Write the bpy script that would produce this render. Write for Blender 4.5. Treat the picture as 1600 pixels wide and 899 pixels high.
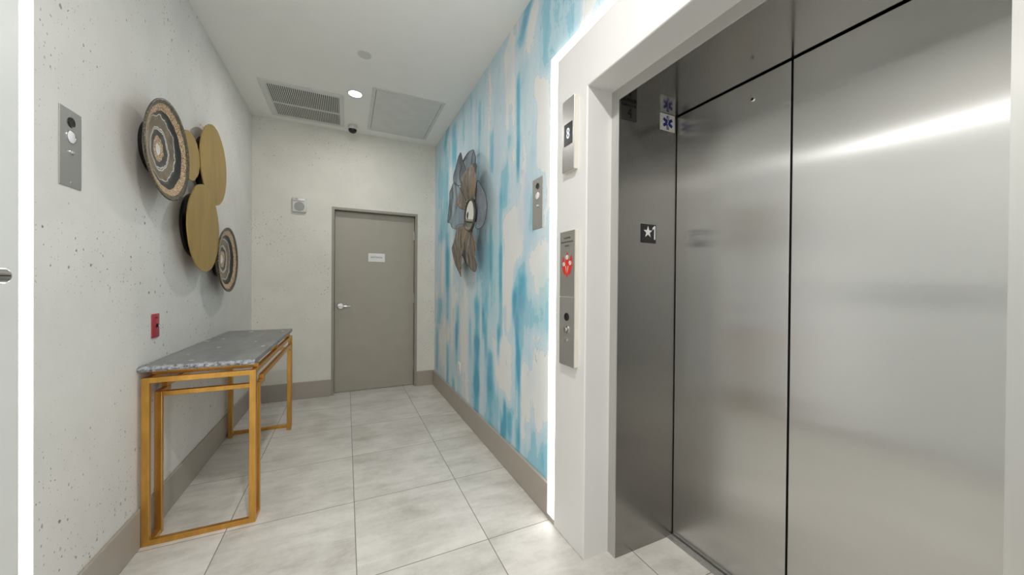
import bpy, bmesh, math, random
from mathutils import Vector, Matrix, noise

for o in list(bpy.data.objects):
    bpy.data.objects.remove(o)
scene = bpy.context.scene
COL = scene.collection
PI = math.pi
R = math.radians

# ---------------------------------------------------------------- camera
YAW, PITCH, ROLL, FPX, EYE = R(25.162), R(-0.324), R(0.472), 551.52, 1.257
Fv = Vector((math.sin(YAW) * math.cos(PITCH), math.cos(YAW) * math.cos(PITCH), math.sin(PITCH)))
Rt = Vector((math.cos(YAW), -math.sin(YAW), 0))
Up = Rt.cross(Fv)
R2 = Rt * math.cos(ROLL) + Up * math.sin(ROLL)
U2 = -Rt * math.sin(ROLL) + Up * math.cos(ROLL)
cam_data = bpy.data.cameras.new('camera')
cam_data.sensor_width = 36.0
cam_data.lens = 36.0 * FPX / 1600.0
cam_data.clip_start = 0.02
cam = bpy.data.objects.new('camera', cam_data)
COL.objects.link(cam)
m = Matrix((R2, U2, -Fv)).transposed().to_4x4()
m.translation = Vector((0, 0, EYE))
cam.matrix_world = m
scene.camera = cam

# ---------------------------------------------------------------- light and exposure
scene.view_settings.view_transform = 'Standard'
scene.view_settings.look = 'None'
scene.view_settings.gamma = 1.0
scene.view_settings.use_curve_mapping = False
scene.view_settings.exposure = 0.06
try:
    scene.cycles.use_denoising = True
    scene.cycles.sample_clamp_indirect = 6.0
    scene.cycles.max_bounces = 10
    scene.cycles.diffuse_bounces = 6
    scene.cycles.glossy_bounces = 5
except Exception:
    pass
world = bpy.data.worlds.new('world')
scene.world = world
world.use_nodes = True
world.node_tree.nodes['Background'].inputs['Color'].default_value = (1.0, 0.99, 0.98, 1)
world.node_tree.nodes['Background'].inputs['Strength'].default_value = 0.55
LED_STRENGTH = 6.5
DOWNLIGHT_W = 8.5
LOBBY_FILL_W = 29.0  # power of the unseen downlights added as fill

# ---------------------------------------------------------------- room measures (metres)
XL, XR, XP = -0.888, 1.012, 0.987      # left wall, mural wall, white portal face
YB, YE, YREAR, H = 4.458, 1.64, -3.2, 3.0
ZP = 2.47                               # top of the lit portals


# ================================================================= node helper
class NT:
    def __init__(self, name):
        self.m = bpy.data.materials.new(name)
        self.m.use_nodes = True
        self.t = self.m.node_tree
        self.t.nodes.clear()
        self.out = self.t.nodes.new('ShaderNodeOutputMaterial')
        self.b = self.t.nodes.new('ShaderNodeBsdfPrincipled')
        self.t.links.new(self.b.outputs[0], self.out.inputs[0])

    def n(self, typ, **kw):
        nd = self.t.nodes.new(typ)
        for k, v in kw.items():
            setattr(nd, k, v)
        return nd

    def link(self, a, b):
        self.t.links.new(a, b)

    def put(self, sock, v):
        if hasattr(v, 'is_output'):
            self.link(v, sock)
        else:
            sock.default_value = v

    def math(self, op, a, b=0.0, c=None, clamp=False):
        nd = self.n('ShaderNodeMath', operation=op, use_clamp=clamp)
        self.put(nd.inputs[0], a)
        self.put(nd.inputs[1], b)
        if c is not None:
            self.put(nd.inputs[2], c)
        return nd.outputs[0]

    def pos(self):
        return self.n('ShaderNodeNewGeometry').outputs['Position']

    def sep(self, v):
        s = self.n('ShaderNodeSeparateXYZ')
        self.link(v, s.inputs[0])
        return s.outputs[0], s.outputs[1], s.outputs[2]

    def comb(self, x, y, z):
        s = self.n('ShaderNodeCombineXYZ')
        for i, v in enumerate((x, y, z)):
            self.put(s.inputs[i], v)
        return s.outputs[0]

    def scale(self, v, sx, sy, sz):
        s = self.n('ShaderNodeVectorMath', operation='MULTIPLY')
        self.link(v, s.inputs[0])
        s.inputs[1].default_value = (sx, sy, sz)
        return s.outputs[0]

    def noise(self, v, sc, det=3.0, rough=0.5, dist=0.0):
        nd = self.n('ShaderNodeTexNoise')
        self.link(v, nd.inputs['Vector'])
        nd.inputs['Scale'].default_value = sc
        nd.inputs['Detail'].default_value = det
        nd.inputs['Roughness'].default_value = rough
        nd.inputs['Distortion'].default_value = dist
        return nd.outputs[0]

    def ramp(self, v, stops, interp='LINEAR'):
        nd = self.n('ShaderNodeValToRGB')
        cr = nd.color_ramp
        cr.interpolation = interp
        while len(cr.elements) < len(stops):
            cr.elements.new(0.5)
        for e, (p, c) in zip(cr.elements, stops):
            e.position = p
            e.color = tuple(c) + (1,) if len(c) == 3 else c
        self.put(nd.inputs[0], v)
        return nd.outputs[0]

    def mix(self, f, a, b):
        nd = self.n('ShaderNodeMix', data_type='RGBA')
        self.put(nd.inputs[0], f)
        self.put(nd.inputs[6], tuple(a) + (1,) if isinstance(a, tuple) and len(a) == 3 else a)
        self.put(nd.inputs[7], tuple(b) + (1,) if isinstance(b, tuple) and len(b) == 3 else b)
        return nd.outputs[2]

    def mapr(self, v, a, b, c=0.0, d=1.0, smooth=True):
        nd = self.n('ShaderNodeMapRange')
        if smooth:
            nd.interpolation_type = 'SMOOTHSTEP'
        self.put(nd.inputs[0], v)
        for i, k in enumerate((a, b, c, d)):
            nd.inputs[i + 1].default_value = k
        return nd.outputs[0]

    def bump(self, h, strength=0.3, dist=0.01):
        nd = self.n('ShaderNodeBump')
        self.link(h, nd.inputs['Height'])
        nd.inputs['Strength'].default_value = strength
        nd.inputs['Distance'].default_value = dist
        self.link(nd.outputs[0], self.b.inputs['Normal'])

    def set(self, **kw):
        names = dict(color='Base Color', rough='Roughness', metal='Metallic', spec='Specular IOR Level',
                     aniso='Anisotropic', coat='Coat Weight')
        for k, v in kw.items():
            if k == 'color' and isinstance(v, tuple) and len(v) == 3:
                v = v + (1,)
            self.put(self.b.inputs[names[k]], v)
        return self


def s2l(r, g, b):
    f = lambda c: (c / 255 / 12.92) if c / 255 <= 0.04045 else ((c / 255 + 0.055) / 1.055) ** 2.4
    return (f(r), f(g), f(b))


def plain(name, rgb, rough=0.5, metal=0.0, var=0.04, sc=8.0, **kw):
    """a painted or plastic surface with a faint mottling of its own"""
    n = NT(name)
    nz = n.noise(n.pos(), sc, 3)
    c = s2l(*rgb)
    lo = tuple(x * (1 - var) for x in c)
    hi = tuple(min(1, x * (1 + var)) for x in c)
    n.set(color=n.ramp(nz, [(0.3, lo), (0.7, hi)]), rough=rough, metal=metal, **kw)
    return n.m


def emitter(name, rgb, strength):
    n = NT(name)
    e = n.n('ShaderNodeEmission')
    e.inputs[0].default_value = tuple(rgb) + (1,)
    e.inputs[1].default_value = strength
    n.link(e.outputs[0], n.out.inputs[0])
    return n.m


# ================================================================= materials
def mat_stone(name, rgb, pit, dens, sc=1.0, warm=0.0):
    """cast coral stone: pale matrix with scattered pits and shell holes"""
    n = NT(name)
    p = n.pos()
    wob = n.n('ShaderNodeTexNoise')
    n.link(p, wob.inputs['Vector'])
    wob.inputs['Scale'].default_value = 60
    wob.inputs['Detail'].default_value = 3
    off = n.n('ShaderNodeVectorMath', operation='MULTIPLY_ADD')
    n.link(wob.outputs['Color'], off.inputs[0])
    off.inputs[1].default_value = (0.012, 0.012, 0.018)
    n.link(p, off.inputs[2])
    q = off.outputs[0]
    area = n.noise(p, 1.7, 3, 0.6)
    total = None
    for (vs, rmax, thr) in ((11 * sc, 0.11, 0.78), (25 * sc, 0.17, 0.58), (62 * sc, 0.20, 0.50)):
        v = n.n('ShaderNodeTexVoronoi', voronoi_dimensions='2D')
        qx, qy, qz = n.sep(q)
        n.link(n.comb(n.math('ADD', qx, qy), n.math('MULTIPLY', qz, 0.72), 0.0), v.inputs['Vector'])
        v.inputs['Scale'].default_value = vs
        wn = n.n('ShaderNodeSeparateColor')
        n.link(v.outputs['Color'], wn.inputs[0])
        rad = n.math('MULTIPLY', n.mapr(wn.outputs[0], thr, 1.0, 0.0, rmax, False),
                     n.mapr(area, 0.38, 0.68, 0.35, 1.25, False))
        d = n.math('SUBTRACT', rad, v.outputs['Distance'])
        h = n.math('MULTIPLY', n.mapr(d, 0.0, 0.05), n.mapr(wn.outputs[1], 0.0, 1.0, 0.35, 1.0, False))
        total = h if total is None else n.math('MAXIMUM', total, h)
    total = n.math('MULTIPLY', total, dens)
    cloud = n.noise(p, 3.0, 5, 0.6)
    c = s2l(*rgb)
    base = n.ramp(cloud, [(0.3, tuple(x * 0.94 for x in c)), (0.7, tuple(min(1, x * 1.05) for x in c))])
    grain = n.noise(p, 220, 2)
    base = n.mix(n.mapr(grain, 0.45, 0.75, 0, 0.10), base, tuple(x * 0.75 for x in c))
    col = n.mix(total, base, s2l(*pit))
    n.set(color=col, rough=0.75, spec=0.25)
    hh = n.math('ADD', n.math('MULTIPLY', total, -1.0), n.math('MULTIPLY', grain, 0.08))
    n.bump(hh, 0.35, 0.004)
    return n.m


def mat_floor():
    n = NT('porcelain_tile')
    x, y, z = n.sep(n.pos())
    u = n.math('DIVIDE', n.math('SUBTRACT', x, 0.0480), 0.5945)
    v = n.math('DIVIDE', n.math('SUBTRACT', y, 1.6205), 0.5975)
    fu, fv = n.math('FLOOR', u), n.math('FLOOR', v)
    du = n.math('ABSOLUTE', n.math('SUBTRACT', n.math('FRACT', u), 0.5))
    dv = n.math('ABSOLUTE', n.math('SUBTRACT', n.math('FRACT', v), 0.5))
    edge = n.math('MAXIMUM', du, dv)
    grout = n.mapr(edge, 0.4958, 0.4972)
    wn = n.n('ShaderNodeTexWhiteNoise', noise_dimensions='2D')
    n.link(n.comb(fu, fv, 0.0), wn.inputs['Vector'])
    r = wn.outputs['Value']
    shift = n.math('MULTIPLY', r, 37.0)
    pv = n.comb(n.math('ADD', x, shift), n.math('ADD', y, shift), 0.0)
    big = n.noise(pv, 2.6, 6, 0.62, 0.4)
    streak = n.noise(n.scale(pv, 1.0, 4.0, 1.0), 3.0, 6, 0.65, 0.6)
    fine = n.noise(pv, 38, 4, 0.6)
    t = n.math('ADD', n.math('MULTIPLY', big, 0.5), n.math('MULTIPLY', streak, 0.38))
    t = n.math('ADD', t, n.math('MULTIPLY', fine, 0.12))
    col = n.ramp(t, [(0.36, s2l(178, 173, 165)), (0.46, s2l(200, 196, 189)), (0.56, s2l(216, 212, 206)),
                     (0.66, s2l(226, 223, 218))])
    col = n.mix(n.mapr(r, 0, 1, 0.0, 0.10, False), col, s2l(176, 173, 165))
    col = n.mix(grout, col, s2l(132, 128, 118))
    n.set(color=col, rough=n.mapr(t, 0.3, 0.7, 0.36, 0.5, False), spec=0.45)
    n.bump(n.math('MULTIPLY', grout, -1.0), 0.5, 0.002)
    return n.m


def mat_mural():
    n = NT('watercolour_mural')
    at = n.n('ShaderNodeAttribute')
    at.attribute_name = 'wash'
    w = at.outputs['Fac']
    p = n.pos()
    warp = n.n('ShaderNodeTexNoise')
    n.link(n.scale(p, 1, 1, 0.55), warp.inputs['Vector'])
    warp.inputs['Scale'].default_value = 7
    warp.inputs['Detail'].default_value = 5
    wp = n.n('ShaderNodeVectorMath', operation='MULTIPLY_ADD')
    n.link(warp.outputs['Color'], wp.inputs[0])
    wp.inputs[1].default_value = (0.0, 0.14, 0.22)
    n.link(p, wp.inputs[2])
    q = wp.outputs[0]
    broad = n.noise(n.scale(q, 1, 1.0, 0.42), 2.3, 5, 0.55)
    drip = n.noise(n.scale(q, 1, 1.0, 0.12), 8.0, 4, 0.6)
    ragged = n.noise(q, 22, 6, 0.7)
    val = n.math('ADD', n.math('MULTIPLY', w, 0.78), n.math('MULTIPLY', n.math('SUBTRACT', broad, 0.5), 0.95))
    val = n.math('ADD', val, n.math('MULTIPLY', n.math('SUBTRACT', drip, 0.5), 0.95))
    val = n.math('ADD', val, n.math('MULTIPLY', n.math('SUBTRACT', ragged, 0.5), 0.30))
    val = n.math('ADD', val, 0.24)
    white, pale, lite = s2l(226, 227, 225), s2l(206, 221, 229), s2l(188, 214, 225)
    mid, teal, deep = s2l(154, 202, 218), s2l(122, 190, 210), s2l(88, 162, 192)
    col = n.ramp(val, [(0.0, white), (0.15, s2l(227, 228, 225)), (0.163, s2l(184, 205, 216)), (0.185, pale),
                       (0.36, lite), (0.44, s2l(178, 210, 222)), (0.452, s2l(144, 194, 212)), (0.475, mid),
                       (0.62, s2l(140, 194, 212)), (0.64, teal), (0.95, deep)])
    # blue and grey-violet glazes lie over the turquoise in patches
    gl = n.noise(n.scale(q, 1, 1.0, 0.5), 3.1, 3)
    col = n.mix(n.mapr(gl, 0.52, 0.72, 0, 0.45), col, s2l(186, 204, 222))
    gg = n.noise(n.scale(q, 1.3, 1.0, 0.35), 1.9, 3)
    col = n.mix(n.mapr(gg, 0.54, 0.72, 0, 0.35), col, s2l(152, 205, 208))
    # thin drip lines
    lines = n.noise(n.scale(q, 1, 1.0, 0.03), 16.0, 2, 0.4)
    ln = n.math('SUBTRACT', 1.0, n.mapr(n.math('ABSOLUTE', n.math('SUBTRACT', lines, 0.5)), 0.0, 0.006))
    gate = n.mapr(n.noise(n.scale(p, 1, 1, 0.6), 2.7, 2), 0.5, 0.6)
    col = n.mix(n.math('MULTIPLY', n.math('MULTIPLY', ln, gate), 0.55), col, s2l(92, 150, 178))
    # woven ground of the vinyl
    wv = n.n('ShaderNodeTexWave', wave_type='BANDS', bands_direction='Z')
    n.link(p, wv.inputs['Vector'])
    wv.inputs['Scale'].default_value = 60
    col = n.mix(n.math('MULTIPLY', wv.outputs['Fac'], 0.05), col, s2l(150, 160, 165))
    n.set(color=col, rough=0.55, spec=0.3)
    return n.m


def mat_steel(name, rough=0.26, aniso=0.85, tangent='H', tone=(0.56, 0.55, 0.53)):
    n = NT(name)
    p = n.pos()
    brush = n.noise(n.scale(p, 900, 900, 2.0), 1.0, 4, 0.6)
    patch = n.noise(p, 1.4, 2)
    c = tone
    col = n.ramp(brush, [(0.25, tuple(x * 0.975 for x in c)), (0.75, tuple(min(1, x * 1.02) for x in c))])
    n.set(color=col, metal=1.0, aniso=aniso,
          rough=n.math('ADD', n.mapr(patch, 0.3, 0.7, rough - 0.015, rough + 0.02, False),
                       n.mapr(brush, 0.3, 0.7, -0.004, 0.006, False)))
    if tangent == 'H':
        g = n.n('ShaderNodeNewGeometry')
        cr = n.n('ShaderNodeVectorMath', operation='CROSS_PRODUCT')
        n.link(g.outputs['Normal'], cr.inputs[0])
        cr.inputs[1].default_value = (0, 0, 1)
        n.link(cr.outputs[0], n.b.inputs['Tangent'])
    else:
        n.link(n.comb(*tangent), n.b.inputs['Tangent'])
    return n.m


def mat_agate():
    n = NT('painted_agate_rings')
    a = n.n('ShaderNodeAttribute'); a.attribute_name = 'rad'
    b = n.n('ShaderNodeAttribute'); b.attribute_name = 'vrad'
    p = n.pos()
    wob = n.math('MULTIPLY', n.math('SUBTRACT', n.noise(p, 14, 4, 0.55), 0.5), 0.22)
    rad = n.math('ADD', a.outputs['Fac'], n.math('MULTIPLY', wob, 0.45))
    v = n.math('ADD', b.outputs['Fac'], wob)
    glit = n.noise(p, 170, 3, 0.7)
    gold = n.ramp(glit, [(0.36, s2l(70, 48, 26)), (0.48, s2l(176, 140, 100)), (0.62, s2l(228, 203, 170)),
                         (0.72, s2l(250, 240, 224))])
    moss = n.ramp(n.noise(p, 120, 4, 0.7), [(0.36, s2l(34, 33, 26)), (0.52, s2l(78, 73, 56)), (0.66, s2l(150, 136, 100))])
    brown = n.ramp(n.noise(p, 14, 4), [(0.35, s2l(104, 90, 72)), (0.65, s2l(140, 124, 102))])
    slate = n.ramp(n.noise(p, 18, 4), [(0.35, s2l(52, 51, 50)), (0.65, s2l(84, 82, 80))])
    black = s2l(16, 15, 15)
    white = s2l(222, 220, 214)
    step = lambda s, t: n.mapr(s, t - 0.006, t + 0.006)
    line = lambda s, t: n.math('SUBTRACT', 1.0, n.mapr(n.math('ABSOLUTE', n.math('SUBTRACT', s, t)), 0.006, 0.014))
    col = n.mix(step(v, 0.12), white, gold)
    col = n.mix(step(v, 0.24), col, slate)
    col = n.mix(step(v, 0.37), col, brown)
    col = n.mix(step(v, 0.62), col, slate)
    col = n.mix(step(v, 0.68), col, black)
    for t in (0.37, 0.405, 0.62):
        col = n.mix(n.math('MULTIPLY', line(v, t), 0.85), col, white)
    col = n.mix(step(rad, 0.76), col, gold)
    col = n.mix(step(rad, 0.90), col, moss)
    n.set(color=col, rough=0.4, spec=0.5)
    n.bump(glit, 0.35, 0.004)
    return n.m


def mat_gold(name, rgb, rough, metal, sc):
    n = NT(name)
    p = n.pos()
    nz = n.noise(n.scale(p, 1, 1, 0.25), sc, 5, 0.65)
    c = s2l(*rgb)
    col = n.ramp(nz, [(0.3, tuple(x * 0.84 for x in c)), (0.55, c), (0.75, tuple(min(1, x * 1.15) for x in c))])
    n.set(color=col, rough=rough, metal=metal)
    return n.m


def mat_tabletop():
    n = NT('grey_fossil_stone')
    p = n.pos()
    nz = n.noise(n.scale(p, 1, 0.35, 1), 9, 6, 0.65)
    base = n.ramp(nz, [(0.3, s2l(104, 105, 104)), (0.7, s2l(138, 139, 138))])
    wob = n.n('ShaderNodeTexNoise')
    n.link(p, wob.inputs['Vector'])
    wob.inputs['Scale'].default_value = 40
    o2 = n.n('ShaderNodeVectorMath', operation='MULTIPLY_ADD')
    n.link(wob.outputs['Color'], o2.inputs[0])
    o2.inputs[1].default_value = (0.03, 0.03, 0.0)
    n.link(p, o2.inputs[2])
    v = n.n('ShaderNodeTexVoronoi', voronoi_dimensions='2D')
    n.link(n.scale(o2.outputs[0], 1, 0.7, 1), v.inputs['Vector'])
    v.inputs['Scale'].default_value = 13
    sc_ = n.n('ShaderNodeSeparateColor')
    n.link(v.outputs['Color'], sc_.inputs[0])
    rad = n.mapr(sc_.outputs[0], 0.62, 1.0, 0.0, 0.24, False)
    spot = n.mapr(n.math('SUBTRACT', rad, v.outputs['Distance']), 0.0, 0.08)
    col = n.mix(n.math('MULTIPLY', spot, 0.85), base, s2l(222, 222, 218))
    n.set(color=col, rough=0.33, spec=0.5)
    return n.m


def mat_rough_edge():
    n = NT('chipped_stone_edge')
    p = n.pos()
    a = n.noise(p, 55, 6, 0.75)
    col = n.ramp(a, [(0.34, s2l(44, 44, 46)), (0.41, s2l(120, 121, 126)), (0.50, s2l(168, 170, 178)), (0.66, s2l(205, 206, 212))])
    n.set(color=col, rough=0.6)
    n.bump(a, 0.9, 0.01)
    return n.m


def mat_drift():
    n = NT('weathered_driftwood')
    p = n.pos()
    a = n.noise(n.scale(p, 1, 5.0, 0.8), 9, 6, 0.7, 0.8)
    b = n.noise(p, 7, 3)
    col = n.ramp(a, [(0.33, s2l(58, 50, 42)), (0.48, s2l(112, 103, 92)), (0.60, s2l(140, 132, 122)), (0.72, s2l(168, 160, 148))])
    col = n.mix(n.mapr(b, 0.52, 0.66, 0, 0.5), col, s2l(150, 118, 74))
    n.set(color=col, rough=0.6)
    n.bump(a, 0.6, 0.01)
    return n.m


M = dict(
    stone_left=mat_stone('coral_stone_left', (217, 214, 209), (128, 120, 108), 0.95, 1.0),
    stone_back=mat_stone('coral_stone_back', (222, 218, 209), (118, 108, 94), 0.8, 1.25),
    ceiling=plain('ceiling_paint', (238, 236, 232), 0.7, var=0.012),
    portal=plain('portal_paint', (222, 221, 219), 0.45, var=0.02, sc=3),
    white=plain('white_paint', (222, 222, 219), 0.45, var=0.015),
    base=plain('taupe_paint', (165, 157, 146), 0.4, var=0.03),
    door=plain('door_paint', (164, 158, 145), 0.38, var=0.025),
    doorframe=plain('frame_paint', (150, 145, 133), 0.38, var=0.02),
    floor=mat_floor(), mural=mat_mural(),
    steel_door=mat_steel('brushed_steel_leaf', 0.19, 0.99, 'H', (0.56, 0.555, 0.54)),
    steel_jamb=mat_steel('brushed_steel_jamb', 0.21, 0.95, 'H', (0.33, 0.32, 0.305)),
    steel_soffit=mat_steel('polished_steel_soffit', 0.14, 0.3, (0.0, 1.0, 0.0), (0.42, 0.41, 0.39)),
    steel_face=mat_steel('satin_steel_plate', 0.34, 0.6, 'H', (0.62, 0.61, 0.59)),
    plate=plain('satin_plate', (184, 183, 179), 0.38, 0.75, var=0.03),
    plate_dim=plain('dim_steel_plate', (92, 91, 88), 0.35, 0.75, var=0.03),
    plate_side=plain('plate_return', (222, 216, 204), 0.4, 0.1),
    chrome=plain('polished_chrome', (214, 214, 214), 0.16, 1.0, var=0.01),
    black=plain('black_plastic', (17, 17, 18), 0.3, var=0.1),
    gap=plain('gap_shade_black', (10, 10, 10), 0.8),  # black stands in for the shade inside gaps and holes
    lens=plain('lit_button_lens', (236, 230, 232), 0.25),
    cream=plain('cream_plastic', (205, 204, 200), 0.45),
    grille=plain('grey_speaker_cloth', (158, 158, 155), 0.7),
    signwhite=plain('white_acrylic', (226, 225, 222), 0.35),
    ink=plain('dark_lettering', (58, 58, 60), 0.5),
    inkblack=plain('black_lettering', (12, 12, 12), 0.5),
    red=plain('red_plastic', (168, 48, 62), 0.35, var=0.1, sc=60),
    reddark=plain('dark_red_plastic', (104, 28, 38), 0.4),
    fire=plain('red_enamel', (206, 48, 34), 0.4),
    blue=plain('blue_enamel', (28, 44, 130), 0.4),
    ventdark=plain('opening_shade_grey', (78, 78, 76), 0.8),  # dark grey stands in for shade behind louvres and around the hatch
    ventwhite=plain('vent_enamel', (212, 211, 207), 0.45),
    goldframe=mat_gold('gilded_metal_frame', (212, 160, 80), 0.30, 0.8, 30),
    golddisc=mat_gold('gold_leaf_disc', (176, 146, 78), 0.42, 0.45, 9),
    blackmetal=plain('black_backing_metal', (14, 13, 13), 0.4),
    agate=mat_agate(), top=mat_tabletop(), edge=mat_rough_edge(), drift=mat_drift(),
    wire=plain('dark_wire_mesh', (132, 136, 142), 0.45, 0.6),
    mirror=plain('mirror_glass', (238, 238, 236), 0.03, 1.0, var=0.0),
    bronze=plain('aged_bronze_rim', (92, 84, 74), 0.4, 0.7, var=0.2, sc=60),
    led=emitter('led_diffuser', (1.0, 0.995, 0.985), LED_STRENGTH),
    lamp=emitter('downlight_lens', (1.0, 0.98, 0.95), 14.0),
    digit=emitter('display_digit', (0.82, 0.86, 1.0), 1.6),
)


# ================================================================= mesh helpers (world coordinates)
def box(bm, x0, x1, y0, y1, z0, z1, bev=0.0, seg=2):
    r = bmesh.ops.create_cube(bm, size=1.0)
    vs = r['verts']
    bmesh.ops.scale(bm, vec=(abs(x1 - x0), abs(y1 - y0), abs(z1 - z0)), verts=vs)
    bmesh.ops.translate(bm, vec=((x0 + x1) / 2, (y0 + y1) / 2, (z0 + z1) / 2), verts=vs)
    if bev > 0:
        es = list({e for v in vs for e in v.link_edges})
        bmesh.ops.bevel(bm, geom=es, offset=bev, segments=seg, affect='EDGES', profile=0.5)
    return bm


def nb():
    return bmesh.new()


def axis_matrix(axis, at):
    z = Vector(axis).normalized()
    q = z.to_track_quat('Z', 'Y')
    m = q.to_matrix().to_4x4()
    m.translation = Vector(at)
    return m


def cyl(bm, p0, p1, r0, r1=None, seg=32, bev=0.0):
    p0, p1 = Vector(p0), Vector(p1)
    d = p1 - p0
    r1 = r0 if r1 is None else r1
    ret = bmesh.ops.create_cone(bm, cap_ends=True, segments=seg, radius1=r0, radius2=r1, depth=d.length,
                                matrix=axis_matrix(d, (p0 + p1) / 2))
    if bev > 0:
        es = [e for e in {e for v in ret['verts'] for e in v.link_edges} if any(len(f.verts) > 4 for f in e.link_faces)]
        bmesh.ops.bevel(bm, geom=es, offset=bev, segments=3, affect='EDGES', profile=0.5)
    return bm


def lathe(bm, axis, at, prof, seg=64, rings=None):
    """revolve (radius, height-along-axis) pairs"""
    mt = axis_matrix(axis, at)
    rows = []
    for (r, h) in prof:
        if r < 1e-6:
            rows.append([bm.verts.new(mt @ Vector((0, 0, h)))])
        else:
            rows.append([bm.verts.new(mt @ Vector((r * math.cos(2 * PI * k / seg), r * math.sin(2 * PI * k / seg), h)))
                         for k in range(seg)])
    for a, b in zip(rows, rows[1:]):
        for k in range(seg):
            k2 = (k + 1) % seg
            if len(a) == 1 and len(b) == 1:
                continue
            if len(a) == 1:
                bm.faces.new((a[0], b[k2], b[k]))
            elif len(b) == 1:
                bm.faces.new((a[k], a[k2], b[0]))
            else:
                bm.faces.new((a[k], a[k2], b[k2], b[k]))
    bmesh.ops.recalc_face_normals(bm, faces=bm.faces)
    return bm


def prism(bm, pts, o, u, v, n, depth):
    """flat polygon pts (2D) spanned by u, v at o, extruded by depth along n"""
    o, u, v, n = Vector(o), Vector(u), Vector(v), Vector(n)
    a = [bm.verts.new(o + u * x + v * y) for x, y in pts]
    b = [bm.verts.new(o + u * x + v * y + n * depth) for x, y in pts]
    bm.faces.new(a)
    bm.faces.new(list(reversed(b)))
    k = len(pts)
    for i in range(k):
        bm.faces.new((a[i], a[(i + 1) % k], b[(i + 1) % k], b[i]))
    bmesh.ops.recalc_face_normals(bm, faces=bm.faces)
    return bm


def letters(bm, text, size, o, u, v, n, depth=0.0008, align='CENTER', thick=0.0, squash=1.0):
    cu = bpy.data.curves.new('lettering', 'FONT')
    cu.body = text
    cu.size = size
    cu.align_x = align
    cu.align_y = 'CENTER'
    cu.extrude = depth
    cu.offset = thick
    ob = bpy.data.objects.new('lettering', cu)
    COL.objects.link(ob)
    dg = bpy.context.evaluated_depsgraph_get()
    me = bpy.data.meshes.new_from_object(ob.evaluated_get(dg))
    mt = Matrix((Vector(u) * squash, Vector(v), Vector(n))).transposed().to_4x4()
    mt.translation = Vector(o)
    me.transform(mt)
    bm.from_mesh(me)
    bpy.data.objects.remove(ob)
    bpy.data.curves.remove(cu)
    bpy.data.meshes.remove(me)
    return bm


def root_loc(o):
    return Vector(o.get('_at', (0, 0, 0)))


ORIGIN = {}


def obj(name, bm, mat, parent=None, smooth=False, at=None):
    """link a bmesh given in world coordinates as one mesh object"""
    me = bpy.data.meshes.new(name)
    if parent is not None:
        org = ORIGIN[parent.name]
    elif at is not None:
        org = Vector(at)
    else:
        bm.verts.ensure_lookup_table()
        xs = [v.co.x for v in bm.verts]; ys = [v.co.y for v in bm.verts]; zs = [v.co.z for v in bm.verts]
        org = Vector(((min(xs) + max(xs)) / 2, (min(ys) + max(ys)) / 2, min(zs)))
    for v in bm.verts:
        v.co -= org
    bm.to_mesh(me)
    bm.free()
    if smooth:
        for f in me.polygons:
            f.use_smooth = True
        if smooth != 'all':
            me.set_sharp_from_angle(angle=R(35))
    for mm in (mat if isinstance(mat, (list, tuple)) else [mat]):
        me.materials.append(M[mm] if isinstance(mm, str) else mm)
    o = bpy.data.objects.new(name, me)
    COL.objects.link(o)
    if parent is None:
        o.location = org
    else:
        o.parent = parent
    ORIGIN[o.name] = org
    return o


def thing(name, at, label, cat, group=None, kind=None):
    o = bpy.data.objects.new(name, None)
    o.empty_display_size = 0.1
    COL.objects.link(o)
    o.location = at
    ORIGIN[o.name] = Vector(at)
    return tag(o, label, cat, group, kind)


def tag(o, label=None, cat=None, group=None, kind=None):
    if label: o['label'] = label
    if cat: o['category'] = cat
    if group: o['group'] = group
    if kind: o['kind'] = kind
    return o


def struct(name, bm, mat, label, cat, **kw):
    return tag(obj(name, bm, mat, **kw), label, cat, kind='structure')


# ================================================================= THE SETTING
b = nb(); box(b, -0.98, 1.56, YREAR, 4.62, -0.06, 0.0)
struct('floor', b, 'floor', 'pale grey stone-look porcelain tiles laid in a square grid', 'floor')
b = nb(); box(b, -0.98, 1.9, YREAR, 4.62, H, H + 0.08)
struct('ceiling', b, 'ceiling', 'smooth white painted ceiling over the lobby', 'ceiling')

# left wall: stone slab beyond the portal, stone above and behind it
b = nb()
box(b, XL - 0.09, XL, YE, YB + 0.16, 0, H)
box(b, XL - 0.09, XL, YREAR, YE, ZP, H)
box(b, XL - 0.09, XL, YREAR, -0.12, 0, ZP)
struct('wall_left', b, 'stone_left', 'pitted pale coral-stone wall behind the gold console table', 'wall')
# back wall with the doorway left open
DX0, DX1, DZ = -0.150, 0.796, 2.128
b = nb()
box(b, XL, DX0, YB, YB + 0.16, 0, H)
box(b, DX1, XR + 0.6, YB, YB + 0.16, 0, H)
box(b, DX0, DX1, YB, YB + 0.16, DZ, H)
struct('wall_back', b, 'stone_back', 'pitted beige stone end wall around the electrical door', 'wall')

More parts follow.
